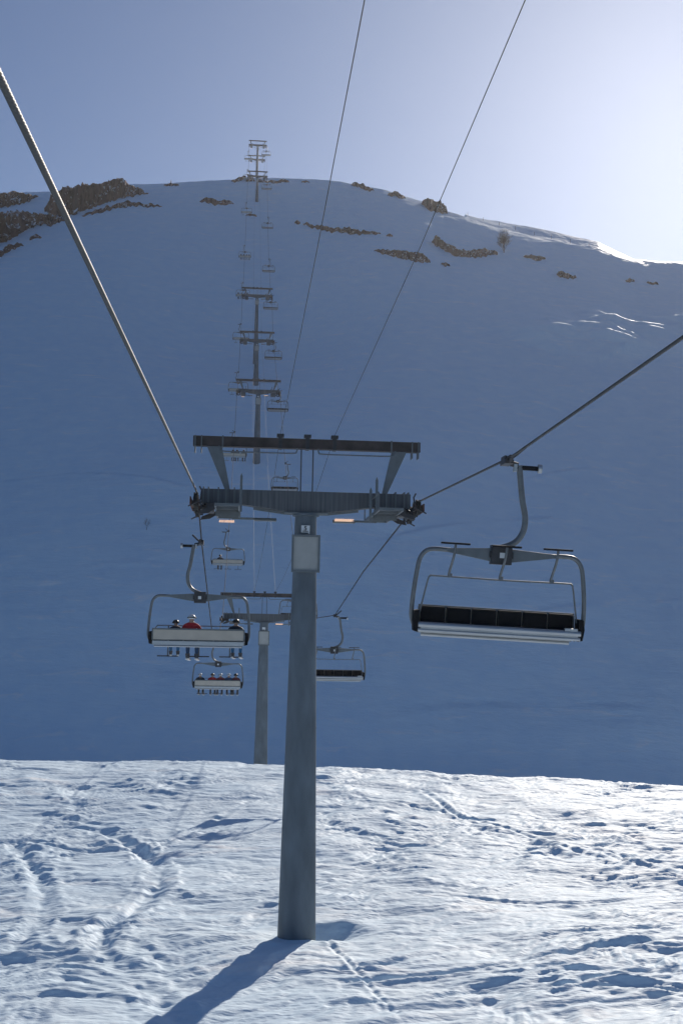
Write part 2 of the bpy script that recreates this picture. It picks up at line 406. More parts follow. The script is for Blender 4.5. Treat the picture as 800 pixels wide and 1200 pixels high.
# ------------------------------------------------------------------ ground mesh
def build_terrain():
    ys = [-60.0]
    while ys[-1] < 620:
        y = ys[-1]
        if y < 22: st = 1.0 if y < 12 else .3
        elif y < 92: st = .0020 * y
        elif y < 104: st = .5
        elif y < 440: st = .62
        else: st = 6
        ys.append(y + st)
    ys = np.array(ys)
    us = np.concatenate([np.linspace(-1.7, -.30, 70, endpoint=False), np.linspace(-.30, -.24, 24, endpoint=False), np.linspace(-.24, .40, 900, endpoint=False), np.linspace(.40, .46, 24, endpoint=False), np.linspace(.46, 1.7, 70)])
    W = np.where(ys < 0, 12, 12 + ys)
    Y, U = np.meshgrid(ys, us, indexing='ij'); X = U * W[:, None] - 12 * .07 * 0
    Z = height(X, Y)
    # past the sides the land keeps its height
    nr, nc = X.shape
    co = np.stack([X, Y, Z], -1).reshape(-1, 3).astype(np.float32)
    i = np.arange(nr - 1)[:, None] * nc + np.arange(nc - 1)[None, :]
    q = np.stack([i, i + 1, i + nc + 1, i + nc], -1).reshape(-1, 4).astype(np.int32)
    me = bpy.data.meshes.new('snow_ground')
    me.vertices.add(len(co)); me.vertices.foreach_set('co', co.ravel())
    me.loops.add(q.size); me.loops.foreach_set('vertex_index', q.ravel())
    me.polygons.add(len(q)); me.polygons.foreach_set('loop_start', np.arange(0, q.size, 4, dtype=np.int32))
    me.polygons.foreach_set('use_smooth', np.ones(len(q), bool))
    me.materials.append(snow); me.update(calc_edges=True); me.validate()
    o = bpy.data.objects.new('snow_ground', me); COL.objects.link(o)
    tag(o, 'snow covered ground rising into a shaded mountainside', 'ground', kind='structure')
build_terrain()

# ------------------------------------------------------------------ rope path
#          Y , rope z
TW = [(34.0, 3.62), (89.0, .78), (173.0, zat(461, 173)), (222.0, zat(401, 222)), (248.0, zat(350, 248)), (375.0, zat(208, 375)), (420.0, zat(172, 420)), (462.0, zat(189, 462)), (520.0, zat(189, 462) + 4)]
print(TW)
def wpath(side):
    """nodes (Y, z) of the haul rope on one side, with sag; side -1 climbs, +1 comes down"""
    X = XC + side * G
    P = []
    if side < 0:
        a = atX(0, 90, X); b = atX(232, 579, X)
        dy = (b.z - a.z) / (b.y - a.y)
        P += [(-60.0, a.z - dy * (a.y + 60) + 1.2), (a.y - 5, a.z - dy * 5), (a.y, a.z), (32.7, b.z + dy * (32.7 - b.y))]
        zt = P[-1][1]
    else:
        a = atX(800, 395, X); b = atX(598, 536, X); c = atX(491, 588, X)
        dy = (b.z - a.z) / (b.y - a.y)
        P += [(-60.0, a.z - dy * (a.y + 60)), (a.y, a.z), (b.y, b.z), (32.7, c.z)]
    z0 = P[-1][1]
    P += [(33.3, z0 + .01), (34.0, z0 - .03), (34.7, z0 - .09), (35.3, z0 - .18)]
    cur = P[-1]
    for (Y, z) in TW[1:]:
        s = (cur[0], cur[1]); e = (Y - 1.8, z - .05)
        # a valley tower bends the rope up, a crest tower down
        L = e[0] - s[0]; n = max(2, int(L / 2.5))
        if Y == 89.0:
            if side < 0: mids = [(38.9, atY(237, 635, 38.9).z), (58, -.25), (77.8, atY(255, 778, 77.8).z + 1.78)]
            else: mids = [(48, (z0 + .3) * .5 + .4), (61.9, atY(396, 721, 61.9).z)]
            xs_ = [s[0]] + [m[0] for m in mids] + [e[0]]; zs_ = [s[1]] + [m[1] for m in mids] + [e[1]]
            print('mids', side, xs_, zs_)
            P += [(float(q), float(np.interp(q, xs_, zs_))) for q in xs_[1:]]
            P += [(Y, z)]; cur = (Y + 1.8, z + .05); P.append(cur); continue
        for k in range(1, n + 1):
            t = k / n; P.append((s[0] + L * t, s[1] + (e[1] - s[1]) * t - 4 * t * (1 - t) * L * L * .00036))
        P += [(Y, z)]
        cur = (Y + 1.8, z + .05 * (1 if Y < 90 or Y > 200 else 1)); P.append(cur)
    P.append((560, 180)); return X, P
PATH = {s: wpath(s) for s in (-1, 1)}
print('left nodes', PATH[-1][1][:6]); print('right nodes', PATH[1][1][:6])
def ropez(side, Y):
    X, P = PATH[side]; return float(np.interp(Y, [p[0] for p in P], [p[1] for p in P]))
def rope_mesh(side):
    X, P = PATH[side]; mb = MB()
    rad = .024
    step = .018; ys = np.arange(-4, 34, step) if side < 0 else np.arange(4, 34, step * 1.5)
    nn = 18; vs = []; 
    for y in ys:
        z = ropez(side, y); th = y * 2 * math.pi / .30
        for k in range(nn):
            a = 2 * math.pi * k / nn; rr = rad * (1 - .10 * abs(math.sin(3 * a))) ; aa = a + th
            vs.append((X + rr * math.cos(aa), y, z + rr * math.sin(aa)))
    n = len(ys); fs = [(i * nn + k, i * nn + (k + 1) % nn, (i + 1) * nn + (k + 1) % nn, (i + 1) * nn + k) for i in range(n - 1) for k in range(nn)]
    mb.add(vs, fs)
    y1 = float(ys[-1])
    far = [(X, y1, ropez(side, y1))] + [(X, y, z) for y, z in P if y > y1 + .1]
    mb.tube(far, .022, 8, 1)
    mb.tube([(X, y, ropez(side, y)) for y in (-60, -30, float(ys[0]))], .024, 8)
    return mb
o = rope_mesh(-1).build('haul_rope', [ropem, farrope], smooth=True)
tag(o, 'thick twisted steel rope of the climbing side, passing close overhead on the left', 'rope', 'haul ropes of the lift')
o = rope_mesh(1).build('haul_rope', [ropem, farrope], smooth=True)
tag(o, 'steel rope of the descending side carrying the empty chairs', 'rope', 'haul ropes of the lift')

# ------------------------------------------------------------------ towers
def disc(mb, x0, x1, y, z, r, mi=0, n=20, hub=0):
    mb.tube([(x0, y, z), (x0 + (x1 - x0) * .5, y, z), (x1, y, z)], [r, r, r], n, mi)
def make_head(root, side_dy=0):
    """everything above the mast; local origin at the middle of the crossarm, root is at the mast foot and H metres below"""
    H = root['H']; parts = []
    # crossarm: boxed beam, deeper in the middle
    mb = MB()
    prof = [(-2.98, .24), (2.98, .24), (2.98, -.17), (1.9, -.17), (.55, -.36), (-.55, -.36), (-1.9, -.17), (-2.98, -.17)]
    mb.prism([(x, z + H) for x, z in prof], -.2, .2)
    ca = mb.build('crossarm', streak, root, bevel=.012)
    mb = MB()
    for x in (-2.92, -2.78, -2.5, -2.28, -2.05, 2.05, 2.28, 2.55, 2.8, 2.92):
        MB().box(x - .018, x + .018, -.235, .235, H - .22, H + .29).build('stiffener', galv, ca)
    mb.box(-.62, .62, -.26, .26, H - .40, H - .362)
    mb.prism([(-1.5, H - .31), (-.62, H - .42), (-.36, H - .42), (-.36, H - .364), (-.57, H - .364), (-1.5, H - .245)], -.03, .03)
    mb.prism([(1.5, H - .31), (.62, H - .42), (.36, H - .42), (.36, H - .364), (.57, H - .364), (1.5, H - .245)], -.03, .03)
    mb.build('gusset', galv, ca)
    # top beam
    mb = MB(); zt = H + 1.62
    mb.box(-3.26, 3.26, -.11, .11, zt - .125, zt + .125)
    mb.box(-3.26, 3.26, -.14, .14, zt - .14, zt - .1255); mb.box(-3.26, 3.26, -.14, .14, zt + .1255, zt + .14)
    tb = mb.build('top_beam', rust, root, bevel=.006)
    for x in (-3.2, -3.02, 3.02, 3.2): MB().box(x - .015, x + .015, -.16, .16, zt - .33, zt + .15).build('hook_plate', galv, tb)
    for x in (-2.42, 2.42): MB().box(x - .02, x + .02, -.148, .148, zt - .15, zt + .16).build('band', galv, tb)
    for x in (-.78, 0, .78):
        mb = MB(); mb.box(x - .05, x + .05, -.15, .15, zt - .16, zt + .19); mb.box(x - .10, x + .10, -.12, .12, zt + .191, zt + .27)
        mb.build('cable_clamp', dark, tb)
    # long thin hand tubes under the beam
    for s in (-1, 1):
        mb = MB()
        mb.tube(curve([(s * .30, -.2, zt - .15), (s * .32, -.2, zt - .25), (s * .45, -.2, zt - .30), (s * 1.5, -.2, zt - .305), (s * 2.35, -.2, zt - .30), (s * 2.5, -.2, zt - .24), (s * 2.52, -.2, zt - .14)], 5), .02, 8)
        mb.build('hand_tube', galv, root, smooth=True)
    # tapered lattice struts
    for s in (-1, 1):
        mb = MB()
        for y in (-.10, .10):
            mb.prism([(s * 2.86, zt - .15), (s * 2.44, zt - .15), (s * 2.18, H + .25), (s * 2.32, H + .25)], y - .012, y + .012)
        mb.prism([(s * 2.86, zt - .15), (s * 2.83, zt - .15), (s * 2.285, H + .25), (s * 2.32, H + .25)], -.09, .09)
        mb.prism([(s * 2.47, zt - .15), (s * 2.44, zt - .15), (s * 2.18, H + .25), (s * 2.21, H + .25)], -.09, .09)
        mb.build('strut', galv, root)
    # two thin rods to the top beam
    for x in (-.17, .17):
        MB().tube([(x, 0, H + .24), (x, 0, zt - .14)], .018, 6).build('rod', dark, root)
    # sheave batteries, running along the rope
    for s in (-1, 1):
        mb = MB(); bx = s * 3.1
        zr = lambda y: (-.02 - .028 * (y + 2.2) ** 1.35) if y > -2.2 else -.02
        rz = lambda y: H + .0 + (.05 if s < 0 else .02) + float(np.interp(y, [-1.3, -.7, 0, .7, 1.3], [.0, .01, -.03, -.09, -.18]))
        mb.box(bx - s * .14 - .02, bx - s * .14 + .02, -.75, .75, rz(0) - .42, rz(0) - .29)
        for c in (-.6, .6):
            mb.box(bx - s * .1 - .025, bx - s * .1 + .025, c - .3, c + .3, rz(c) - .33, rz(c) - .21)
            mb.box(bx + s * .09 - .02, bx + s * .09 + .02, c - .3, c + .3, rz(c) - .33, rz(c) - .23)
        mb.tube([(s * 2.6, 0, H - .12), (bx - s * .1, 0, H - .30)], .085, 12)
        mb.box(s * 2.72 - .11, s * 2.72 + .11, -.34, .34, H - .42, H - .172)
        mb.prism([(s * 2.6, H - .30), (s * 2.98, H - .46), (s * 3.02, H - .56), (s * 2.75, H - .52), (s * 2.55, H - .40)], -.9, -.84)
        mb.prism([(s * 2.6, H - .30), (s * 2.98, H - .46), (s * 3.02, H - .56), (s * 2.75, H - .52), (s * 2.55, H - .40)], .84, .9)
        # rope catcher arms and the guard plates on the outer side
        mb.box(bx + s * .15 - .015, bx + s * .15 + .015, -1.0, 1.0, rz(0) - .32, rz(0) - .10, 1)
        for y in (-1.12, 1.12):
            mb.tube([(bx - s * .12, y, rz(y) - .30), (bx - s * .16, y, rz(y) + .02), (bx - s * .10, y, rz(y) + .14)], .022, 6, 0)
            mb.tube([(bx - s * .14, y, rz(y) - .25), (bx + s * .2, y, rz(y) - .42)], .02, 6, 0)
        bt = mb.build('sheave_battery', [dark, redsheave], root)
        for c in (-.6, .6):
            for q in (-.25, .25):
                y = c + q; mb = MB(); zc = rz(y) - .225
                mb.tube([(bx - .06, y, zc), (bx - .035, y, zc), (bx - .02, y, zc), (bx + .02, y, zc), (bx + .035, y, zc), (bx + .06, y, zc)], [.215, .215, .20, .20, .215, .215], 22, 0)
                mb.tube([(bx - .075, y, zc), (bx + .075, y, zc)], .10, 14, 1)
                mb.build('sheave', [rubber, redsheave], bt, smooth=True)
    # service platforms beside the batteries
    for s in (-1, 1):
        mb = MB(); zp = H - .36
        x0, x1 = sorted((s * 1.88, s * 2.56))
        for x in (x0 + .02, x1 - .02): mb.box(x - .02, x + .02, -1.9, 1.9, zp - .06, zp + .03)
        for k in range(5):
            y = -1.88 + k * .94; mb.box(x0 + .042, x1 - .042, y - .02, y + .02, zp - .05, zp + .02)
        mb.box(x0 + .1, x0 + .14, -.35, .35, zp + .031, H - .175); mb.box(x1 - .14, x1 - .1, -.35, .35, zp + .031, H - .175)
        pf = mb.build('platform', galv, root)
        mb = MB(); k = 0; y = -1.84
        while y < 1.84:
            mb.box(x0 + .043, x1 - .043, y, y + .012, zp + .018, zp + .029); y += .042
        mb.build('grating', galv, pf)
        # toothed translucent strips, added to stand in for sun glints through the grating
        mb = MB(); a0, a1 = (x0 + .06, x1 - .16)
        n = 15
        if s < 0:
            for i in range(n):
                xa = a0 + (a1 - a0) * i / n; mb.prism([(xa, zp - .105), (xa + (a1 - a0) / n * .5, zp - .075), (xa + (a1 - a0) / n * .9, zp - .105), (xa + (a1 - a0) / n * .9, zp - .165), (xa, zp - .165)], 1.93, 1.945)
            mb.build('glint_strip', orange, pf)
        mb = MB(); mb.box(x0, x1, -.46, -.44, zp - .2, zp - .062); mb.build('toe_board', galv, pf)
        # inner step on a long arm
        mb = MB(); xi0, xi1 = (s * 1.9, s * 1.46) if s > 0 else (s * 1.46, s * 1.9)
        xa, xb = sorted((s * .82, s * 2.1)); mb.box(xa, xb, .60, .66, zp - .18, zp - .12)
        xa, xb = sorted((s * .82, s * 1.46)); mb.box(xa, xb, .48, .76, zp - .205, zp - .19); mb.box(xa, xb, .46, .478, zp - .21, zp - .175)
        ax = mb.build('step_arm', galv, root)
        if s > 0:  # second added strip for sun glints, on the inner step
            mb = MB(); n = 11; a0 = s * .86; a1 = s * 1.42
            for i in range(n):
                xx = a0 + (a1 - a0) * i / n; w = (a1 - a0) / n
                mb.prism([(xx, zp - .185), (xx + w * .98, zp - .185), (xx + w * .98, zp - .115), (xx + w * .5, zp - .085), (xx, zp - .115)], (.452), .46)
            mb.build('glint_strip', orange, ax)
        # guard-rail posts, seen edge on
        if s < 0: posts = [(-1.86, .62, -.42)]
        else: posts = [(1.80, .32, -.62), (1.97, .62, -.5)]
        for (x, zt2, zb) in posts:
            mb = MB(); mb.prism([(x - .035, H + zb), (x + .035, H + zb), (x + .035, H + zt2 - .04), (x, H + zt2 + .05), (x - .035, H + zt2 - .04)], -.52, -.46)
            mb.box(x - .022, x + .022, -.5, -.23, H - .14, H - .10)
            mb.build('rail_post', galv, root)
        mb = MB()
        for y in (-1.75, 1.75):
            xr = s * 2.6
            mb.tube([(xr, y, zp), (xr, y, zp + .0)], .02, 6)
        xr = x0 if s > 0 else x1
        mb = MB(); mb.tube([(xr, -1.85, zp), (xr, -1.85, zp + .42), (xr, 1.85, zp + .42), (xr, 1.85, zp)], .018, 6)
        mb.build('guard_rail', galv, root)
def make_tower(name, Y, z_head, z_foot, label, number=None, battery=True, r_top=.30, r_bot=.53):
    H = z_head - z_foot
    root = thing(name, (XC, Y, z_foot), label, 'lift tower', 'towers of the chairlift')
    root['H'] = H
    mb = MB(); n = 40; hs = [-1.5, 0, H - .36]
    seg = [(-1.5, r_bot), (0, r_bot), (H * .30, r_bot + (r_top - r_bot) * .30), (H * .30 + .001, r_bot + (r_top - r_bot) * .30)]
    zs = [-1.5] + [H * .999 * t - .4 * t for t in np.linspace(0, 1, 9)]
    mb.tube([(0, 0, z) for z in zs], [r_bot + (r_top - r_bot) * max(0, z) / H for z in zs], n)
    ms = mb.build('mast', mastm, root, smooth=True)
    for t in (.24, .47, .74):
        z = H * t; r = r_bot + (r_top - r_bot) * t
        MB().tube([(0, 0, z - .02), (0, 0, z + .02)], r + .006, n).build('seam_ring', mastm, ms)
    MB().tube([(0, 0, H - .46), (0, 0, H - .402)], r_top + .08, n).build('flange', mastm, ms)
    make_head(root)
    # information panel in a frame, and the number plate above it
    zc = H - 1.55; y = -(r_top + .10)
    mb = MB(); mb.box(-.355, .355, y - .02, y, zc - .48, zc + .48)
    pn_ = mb.build('panel', sign_grey, root)
    mb = MB()
    for a in ((-.40, -.345, -.53, .53), (.345, .40, -.53, .53), (-.344, .344, .47, .53), (-.344, .344, -.53, -.47)):
        mb.box(a[0], a[1], y - .06, y + .02, zc + a[2], zc + a[3])
    mb.build('frame', galv, pn_)
    mb = MB(); mb.box(-.14, .10, y + .03, y + .045, zc + .60, zc + .80); mb.box(.06, .10, y + .03, y + .045, zc + .56, zc + .599)
    pl = mb.build('number_plate', white, root)
    mb = MB(); mb.box(-.11, .055, y + .024, y + .029, zc + .625, zc + .645); mb.build('underline', black, pl)
    if number:
        cu = bpy.data.curves.new('digit', 'FONT'); cu.body = number; cu.size = .17; cu.extrude = .002; cu.align_x = 'CENTER'; cu.offset = .004
        tmp = bpy.data.objects.new('digit', cu); COL.objects.link(tmp)
        me = bpy.data.meshes.new_from_object(tmp); bpy.data.objects.remove(tmp)
        me.materials.clear(); me.materials.append(black)
        d = bpy.data.objects.new('digit', me); COL.objects.link(d); d.parent = pl
        d.location = (-.02, y + .026, zc + .662); d.rotation_euler = (R(90), 0, 0)
    return root
TOWERS = [
    ('lift_tower', 34.0, 3.68, gz(XC, 34) + .02, 'nearest and tallest tower in the picture, standing in the sunlit snow with a number plate', '5'),
    ('lift_tower', 89.0, .86, -11.3, 'second tower, partly behind the near mast, its foot hidden by the snow crest', None),
    ('lift_tower', 173.0, zat(458.5, 173), gz(XC, 173), 'third tower, its foot just above the top beam of the nearest tower', None),
    ('lift_tower', 222.0, zat(399, 222), gz(XC, 222), 'short tower overlapping the taller one right above it, middle of the slope', None),
    ('lift_tower', 248.0, zat(346.5, 248), gz(XC, 248), 'highest tower of the cluster at mid slope, below the rock bands', None),
    ('lift_tower', 375.0, zat(206.5, 375), gz(XC, 375), 'small tower whose foot stands on the shaded snow just below the hilltop', None),
    ('lift_tower', 420.0, zat(170, 420), gz(XC, 420), 'tower rising highest against the sky on the hilltop', None),
    ('lift_tower', 462.0, zat(187, 462), gz(XC, 462), 'farthest tower, behind the tall hilltop mast', None)]
for t in TOWERS: make_tower(*t)

# thin signal wires from beam to beam
for s in (-1, 1):
    X = XC + s * .78; P = []
    a = atX(427, 0, X) if s < 0 else atX(615, 0, X)
    b = Vector((X, 34, 3.68 + 1.9))
    mid = atX(372, 290, X) if s < 0 else atX(492, 290, X)
    dy = (mid.z - a.z) / (mid.y - a.y)
    P += [(X, -40, a.z - dy * (a.y + 40)), tuple(a), tuple(mid), tuple(b)]
    P = [tuple(p) for p in P]
    mb = MB(); mb.tube(P, .0062, 6, 0)
    prev = b
    for i, t in enumerate(TOWERS[1:]):
        e = Vector((X, t[1], t[2] + 1.9)); L = e.y - prev.y; pts = []
        for k in range(13):
            q = k / 12; pts.append(prev.lerp(e, q) - Vector((0, 0, 4 * q * (1 - q) * L * L * .00018)))
        mb.tube(pts, .007 if i < 1 else .009, 5, 0 if i < 1 or i > 1 else 1); prev = e  # one span gets the painted sunlit colour
    o = mb.build('signal_wire', [wirem, wire_sunlit])
    tag(o, 'thin signal wire crossing the sky, the %s of the two' % ('steeper left one' if s < 0 else 'more slanting right one'), 'wire', 'signal wires of the lift')

# ------------------------------------------------------------------ chairs
def make_chair(raised):
    """local origin on the rope; riders face +y; -x is the outer side"""
    root = thing('chairlift_chair', (0, 0, 0), 'chair', 'lift chair')
    # grip
    mb = MB()
    mb.box(-.09, .07, -.30, .30, -.10, -.026); mb.box(-.07, -.026, -.22, .22, -.026, .07); mb.box(.026, .07, -.22, .22, -.026, .05)
    mb.tube([(-.02, .26, -.06), (-.02, .36, -.05), (-.04, .46, .02)], .035, 8); mb.tube([(-.02, -.26, -.06), (-.02, -.40, -.03)], .04, 8)
    mb.tube([(-.08, 0, -.07), (-.22, .0, -.10)], .055, 10)
    mb.tube(curve([(-.05, .12, 0), (-.16, .2, .09), (-.24, .24, .17), (-.32, .24, .24)], 4), [.03] * 12 + [.02], 8)
    gp = mb.build('grip', dark, root, smooth=True)
    mb = MB(); mb.tube([(-.20, 0, -.14), (-.60, 0, -.14)], .045, 10); mb.build('grip_lever', blackp, gp)
    mb = MB(); mb.tube([(-.60, 0, -.14), (-.67, 0, -.14)], .085, 14); mb.box(-.20, -.14, -.07, .07, -.22, -.08); mb.build('roller', silver, gp)
    # hanger
    mb = MB()
    mb.tube(curve([(-.25, 0, -.10), (-.28, 0, -.35), (-.34, 0, -.75), (-.41, 0, -1.08), (-.38, 0, -1.35), (-.24, 0, -1.55), (.0, 0, -1.66), (.12, 0, -1.68)], 6), .058, 10)
    mb.build('hanger', chairst, root, smooth=True)
    mb = MB(); mb.box(-.18, .20, -.14, .14, -1.98, -1.62); mb.box(-.21, .23, -.10, .10, -1.86, -1.74)
    bk = mb.build('bracket', dark, root, bevel=.01)
    MB().box(-.05, .05, -.152, -.142, -1.86, -1.76).build('sticker', white, bk); MB().box(-.05, .05, .142, .152, -1.86, -1.76).build('sticker', white, bk)
    # bail with tapered wings
    for s in (-1, 1):
        mb = MB(); mb.prism([(s * .19, -1.68), (s * 1.02, -1.73), (s * 1.02, -1.80), (s * .19, -1.93)], -.045, .045)
        mb.build('wing', galv, root, bevel=.008)
    pts = [(.95, 0, -1.765), (1.25, 0, -1.76), (1.40, 0, -1.80), (1.50, 0, -1.92), (1.545, 0, -2.1), (1.59, -.01, -2.5), (1.61, -.05, -2.85), (1.60, -.08, -3.05), (1.53, -.10, -3.22), (1.44, -.10, -3.30)]
    for s in (-1, 1):
        MB().tube(curve([(s * x, y, z) for x, y, z in pts], 5), .043, 12).build('side_tube', chairst, root, smooth=True)
    # seat row and backrest
    mb = MB(); mb.box(-1.46, 1.46, -.22, .26, -3.29, -3.20); mb.tube([(-1.5, .27, -3.17), (1.5, .27, -3.17)], .05, 12); mb.tube([(-1.5, .24, -3.27), (1.5, .24, -3.27)], .035, 10)
    mb.box(-1.44, -1.2, .20, .30, -3.22, -3.08)
    fr = mb.build('seat_frame', silver, root, smooth=False, bevel=.006)
    for i in range(6):
        x = -1.44 + i * .48
        mb = MB(); mb.box(x + .012, x + .468, -.20, .24, -3.199, -3.11)
        mb.build('seat', blackp, root, bevel=.03)
        mb = MB(); mb.prism([(x + .012, -3.12), (x + .468, -3.12), (x + .468, -2.83), (x + .012, -2.83)], -.205, -.135)
        mb.build('backrest', blackp, root, bevel=.02)
    mb = MB(); mb.box(-1.44, 1.44, -.245, -.215, -3.17, -2.85)
    sh = mb.build('back_shell', beige, root, bevel=.008)
    mb = MB(); mb.box(-1.47, 1.47, -.262, -.21, -2.849, -2.805); mb.box(-1.44, 1.44, -.258, -.246, -3.185, -3.172)
    mb.box(-1.475, -1.441, -.265, -.19, -3.19, -2.85); mb.box(1.441, 1.475, -.265, -.19, -3.19, -2.85)
    mb.build('rim', galv, sh)
    mb = MB(); mb.prism([(-1.44, -3.21), (1.44, -3.21), (1.44, -3.34), (-1.44, -3.34)], -.25, -.222); mb.tube([(-1.4, -.24, -3.37), (1.4, -.24, -3.37)], .03, 8)
    mb.build('lower_rail', silver, root)
    for s in (-1, 1):
        mb = MB(); mb.prism([(s * 1.48, -3.32), (s * 1.57, -3.30), (s * 1.60, -3.1), (s * 1.58, -2.92), (s * 1.48, -2.90)], -.20, .16)
        mb.build('end_housing', blackp, root, bevel=.012)
    # safety bar
    mb = MB()
    if raised:
        fy = .10
        mb.tube(curve([(-1.47, .02, -2.98), (-1.42, .05, -2.7), (-1.35, fy, -2.33), (-1.31, fy, -2.27), (-1.2, fy, -2.26), (0, fy, -2.27), (1.2, fy, -2.26), (1.31, fy, -2.27), (1.35, fy, -2.33), (1.42, .05, -2.7), (1.47, .02, -2.98)], 5), .016, 8)
        sb = mb.build('safety_bar', chairst, root, smooth=True)
        for x in (-.95, 0, .95):
            mb = MB(); mb.tube(curve([(x, fy, -2.27), (x + .02, fy + .02, -2.2), (x - .03, fy + .18, -1.9), (x - .05, fy + .2, -1.72), (x - .05, fy + .2, -1.66)], 4), .024, 8)
            mb.tube([(x, fy, -2.27), (x, fy + .0, -2.20)], .045, 8)
            mb.build('strut', chairst, sb, smooth=True)
            mb = MB(); mb.box(x - .05 - .27, x - .05 + .27, fy + .16, fy + .26, -1.665, -1.63); mb.build('footrest', blackp, sb, bevel=.01)
    else:
        fy = .42
        mb.tube(curve([(-1.47, 0, -2.98), (-1.44, .15, -2.86), (-1.36, fy, -2.74), (-1.25, fy + .02, -2.72), (0, fy + .02, -2.72), (1.25, fy + .02, -2.72), (1.36, fy, -2.74), (1.44, .15, -2.86), (1.47, 0, -2.98)], 5), .018, 8)
        sb = mb.build('safety_bar', chairst, root, smooth=True)
        for x in (-1.0, 0, 1.0):
            mb = MB(); mb.tube(curve([(x, fy, -2.72), (x, fy + .06, -3.0), (x, fy + .08, -3.5), (x, fy + .02, -3.70)], 4), .022, 8); mb.build('strut', chairst, sb, smooth=True)
            mb = MB(); mb.box(x - .34, x + .34, fy - .03, fy + .07, -3.72, -3.685); mb.build('footrest', blackp, sb, bevel=.01)
    return root
def tree_cache(o):
    for c in [o] + [x for x in bpy.data.objects if x.parent]: pass
ch_up = make_chair(False); ch_dn = make_chair(True)
def cache(o):
    k = kids(o); TREE[o.name] = k
    for c in k: cache(c)
cache(ch_up); cache(ch_dn)
LY = [38.9, 77.8, 116.3, 153.5, 194.5, 233, 272, 311, 350, 389, 428]
LLAB = ['nearest climbing chair seen from behind, pale back panel with three riders and wide gaps',
        'climbing chair with five riders side by side, just below the nearest loaded chair',
        'climbing chair with one lone rider at its left end, above the second tower',
        'climbing chair with three riders, framed between the top beam and crossarm of the nearest tower',
        'climbing chair without visible riders beside the left sheaves of the third tower',
        'climbing chair without visible riders beside the left end of the short mid-slope tower',
        'climbing chair full of four riders, level with the top beam of the highest mid-slope tower',
        'climbing chair with four small riders below the rock bands',
        'small climbing chair without riders, left of the foot of the hilltop tower',
        'tiny climbing chair against the dark hilltop rocks',
        'tiny climbing chair against the sky left of the tallest hilltop mast']
RY = [atX(598, 536, XC + G).y + .35, 61.9, 101.4, 141.5, 180.5, 219.5, 259, 298.5, 338, 377.5, 417]
RLAB = ['nearest empty chair, large at the right, with black seats and its safety bar raised',
        'empty chair half hidden behind the near mast, second down the descending rope',
        'empty chair behind the right sheaves of the second tower',
        'empty chair whose bail shows above the near crossarm, left of the thin rods',
        'empty chair hanging just right of the third tower below its crossarm level',
        'empty chair on the descending rope right of the short mid-slope tower',
        'empty chair overlapping the right end of the highest mid-slope tower',
        'empty chair on the upper slope, lower of the two below the hilltop',
        'empty chair close under the hilltop, upper of the two on bare snow',
        'tiny empty chair by the crossarm of the tower under the hilltop',
        'tiny empty chair against the sky right of the tallest hilltop mast']
def place(proto, first, side, Y, lab, rz):
    o = proto if first else copy_tree(proto)
    o.location = (XC + side * G, Y, ropez(side, Y)); o.rotation_euler = (0, 0, rz); o['label'] = lab
    if rz > 1 and abs(Y - RY[0]) < .01: o.rotation_euler = (R(-2.5), R(-2.4), rz)
    o['group'] = 'climbing chairs on the left rope' if side < 0 else 'empty chairs coming down the right rope'
    return o
for i, Y in enumerate(LY): place(ch_up, i == 0, -1, Y, LLAB[i], R(random.uniform(-1.5, 1.5)))
for i, Y in enumerate(RY): place(ch_dn, i == 0, 1, Y, RLAB[i], R(180 + random.uniform(-1.5, 1.5) + (-2 if i == 0 else 0)))

# ------------------------------------------------------------------ riders
def skin_body():
    V = [(0, -.02, .10), (0, -.05, .28), (0, -.05, .44), (0, -.03, .555), (0, -.005, .63), (0, .02, .70), (0, .03, .775), (0, .02, .82)]
    Rr = [(.15, .13), (.14, .115), (.16, .12), (.12, .085), (.055, .055), (.075, .085), (.085, .095), (.06, .065)]
    E = [(i, i + 1) for i in range(7)]
    def add(p, r, par): V.append(p); Rr.append(r if isinstance(r, tuple) else (r, r)); E.append((par, len(V) - 1)); return len(V) - 1
    for s in (-1, 1):
        a = add((s * .17, -.03, .53), .075, 3); a = add((s * .25, .04, .40), .058, a); a = add((s * .27, .13, .29), .052, a); a = add((s * .23, .30, .31), .042, a); add((s * .20, .40, .36), .036, a)
        h = add((s * .10, .04, .08), .10, 0); h = add((s * .12, .24, .10), .088, h); k = add((s * .13, .43, .09), .072, h); k = add((s * .13, .47, -.08), .075, k); k = add((s * .13, .46, -.34), .06, k); add((s * .13, .49, -.45), .048, k)
    nose = add((0, .125, .755), .016, 6)
    me = bpy.data.meshes.new('person'); me.from_pydata(V, E, [])
    o = bpy.data.objects.new('tmp', me); COL.objects.link(o)
    m = o.modifiers.new('s', 'SKIN'); m.use_smooth_shade = True
    for i, sv in enumerate(me.skin_vertices[0].data): sv.radius = Rr[i]; sv.use_root = (i == 0)
    o.modifiers.new('b', 'SUBSURF').levels = 1
    bpy.context.view_layer.update()
    dg = bpy.context.evaluated_depsgraph_get()
    out = bpy.data.meshes.new_from_object(o.evaluated_get(dg)); bpy.data.objects.remove(o)
    return out
body = skin_body()
def part_mesh(name, mb, smooth=True, bevel=0):
    o = mb.build(name, white, smooth=smooth, bevel=bevel); me = o.data; bpy.data.objects.remove(o); return me
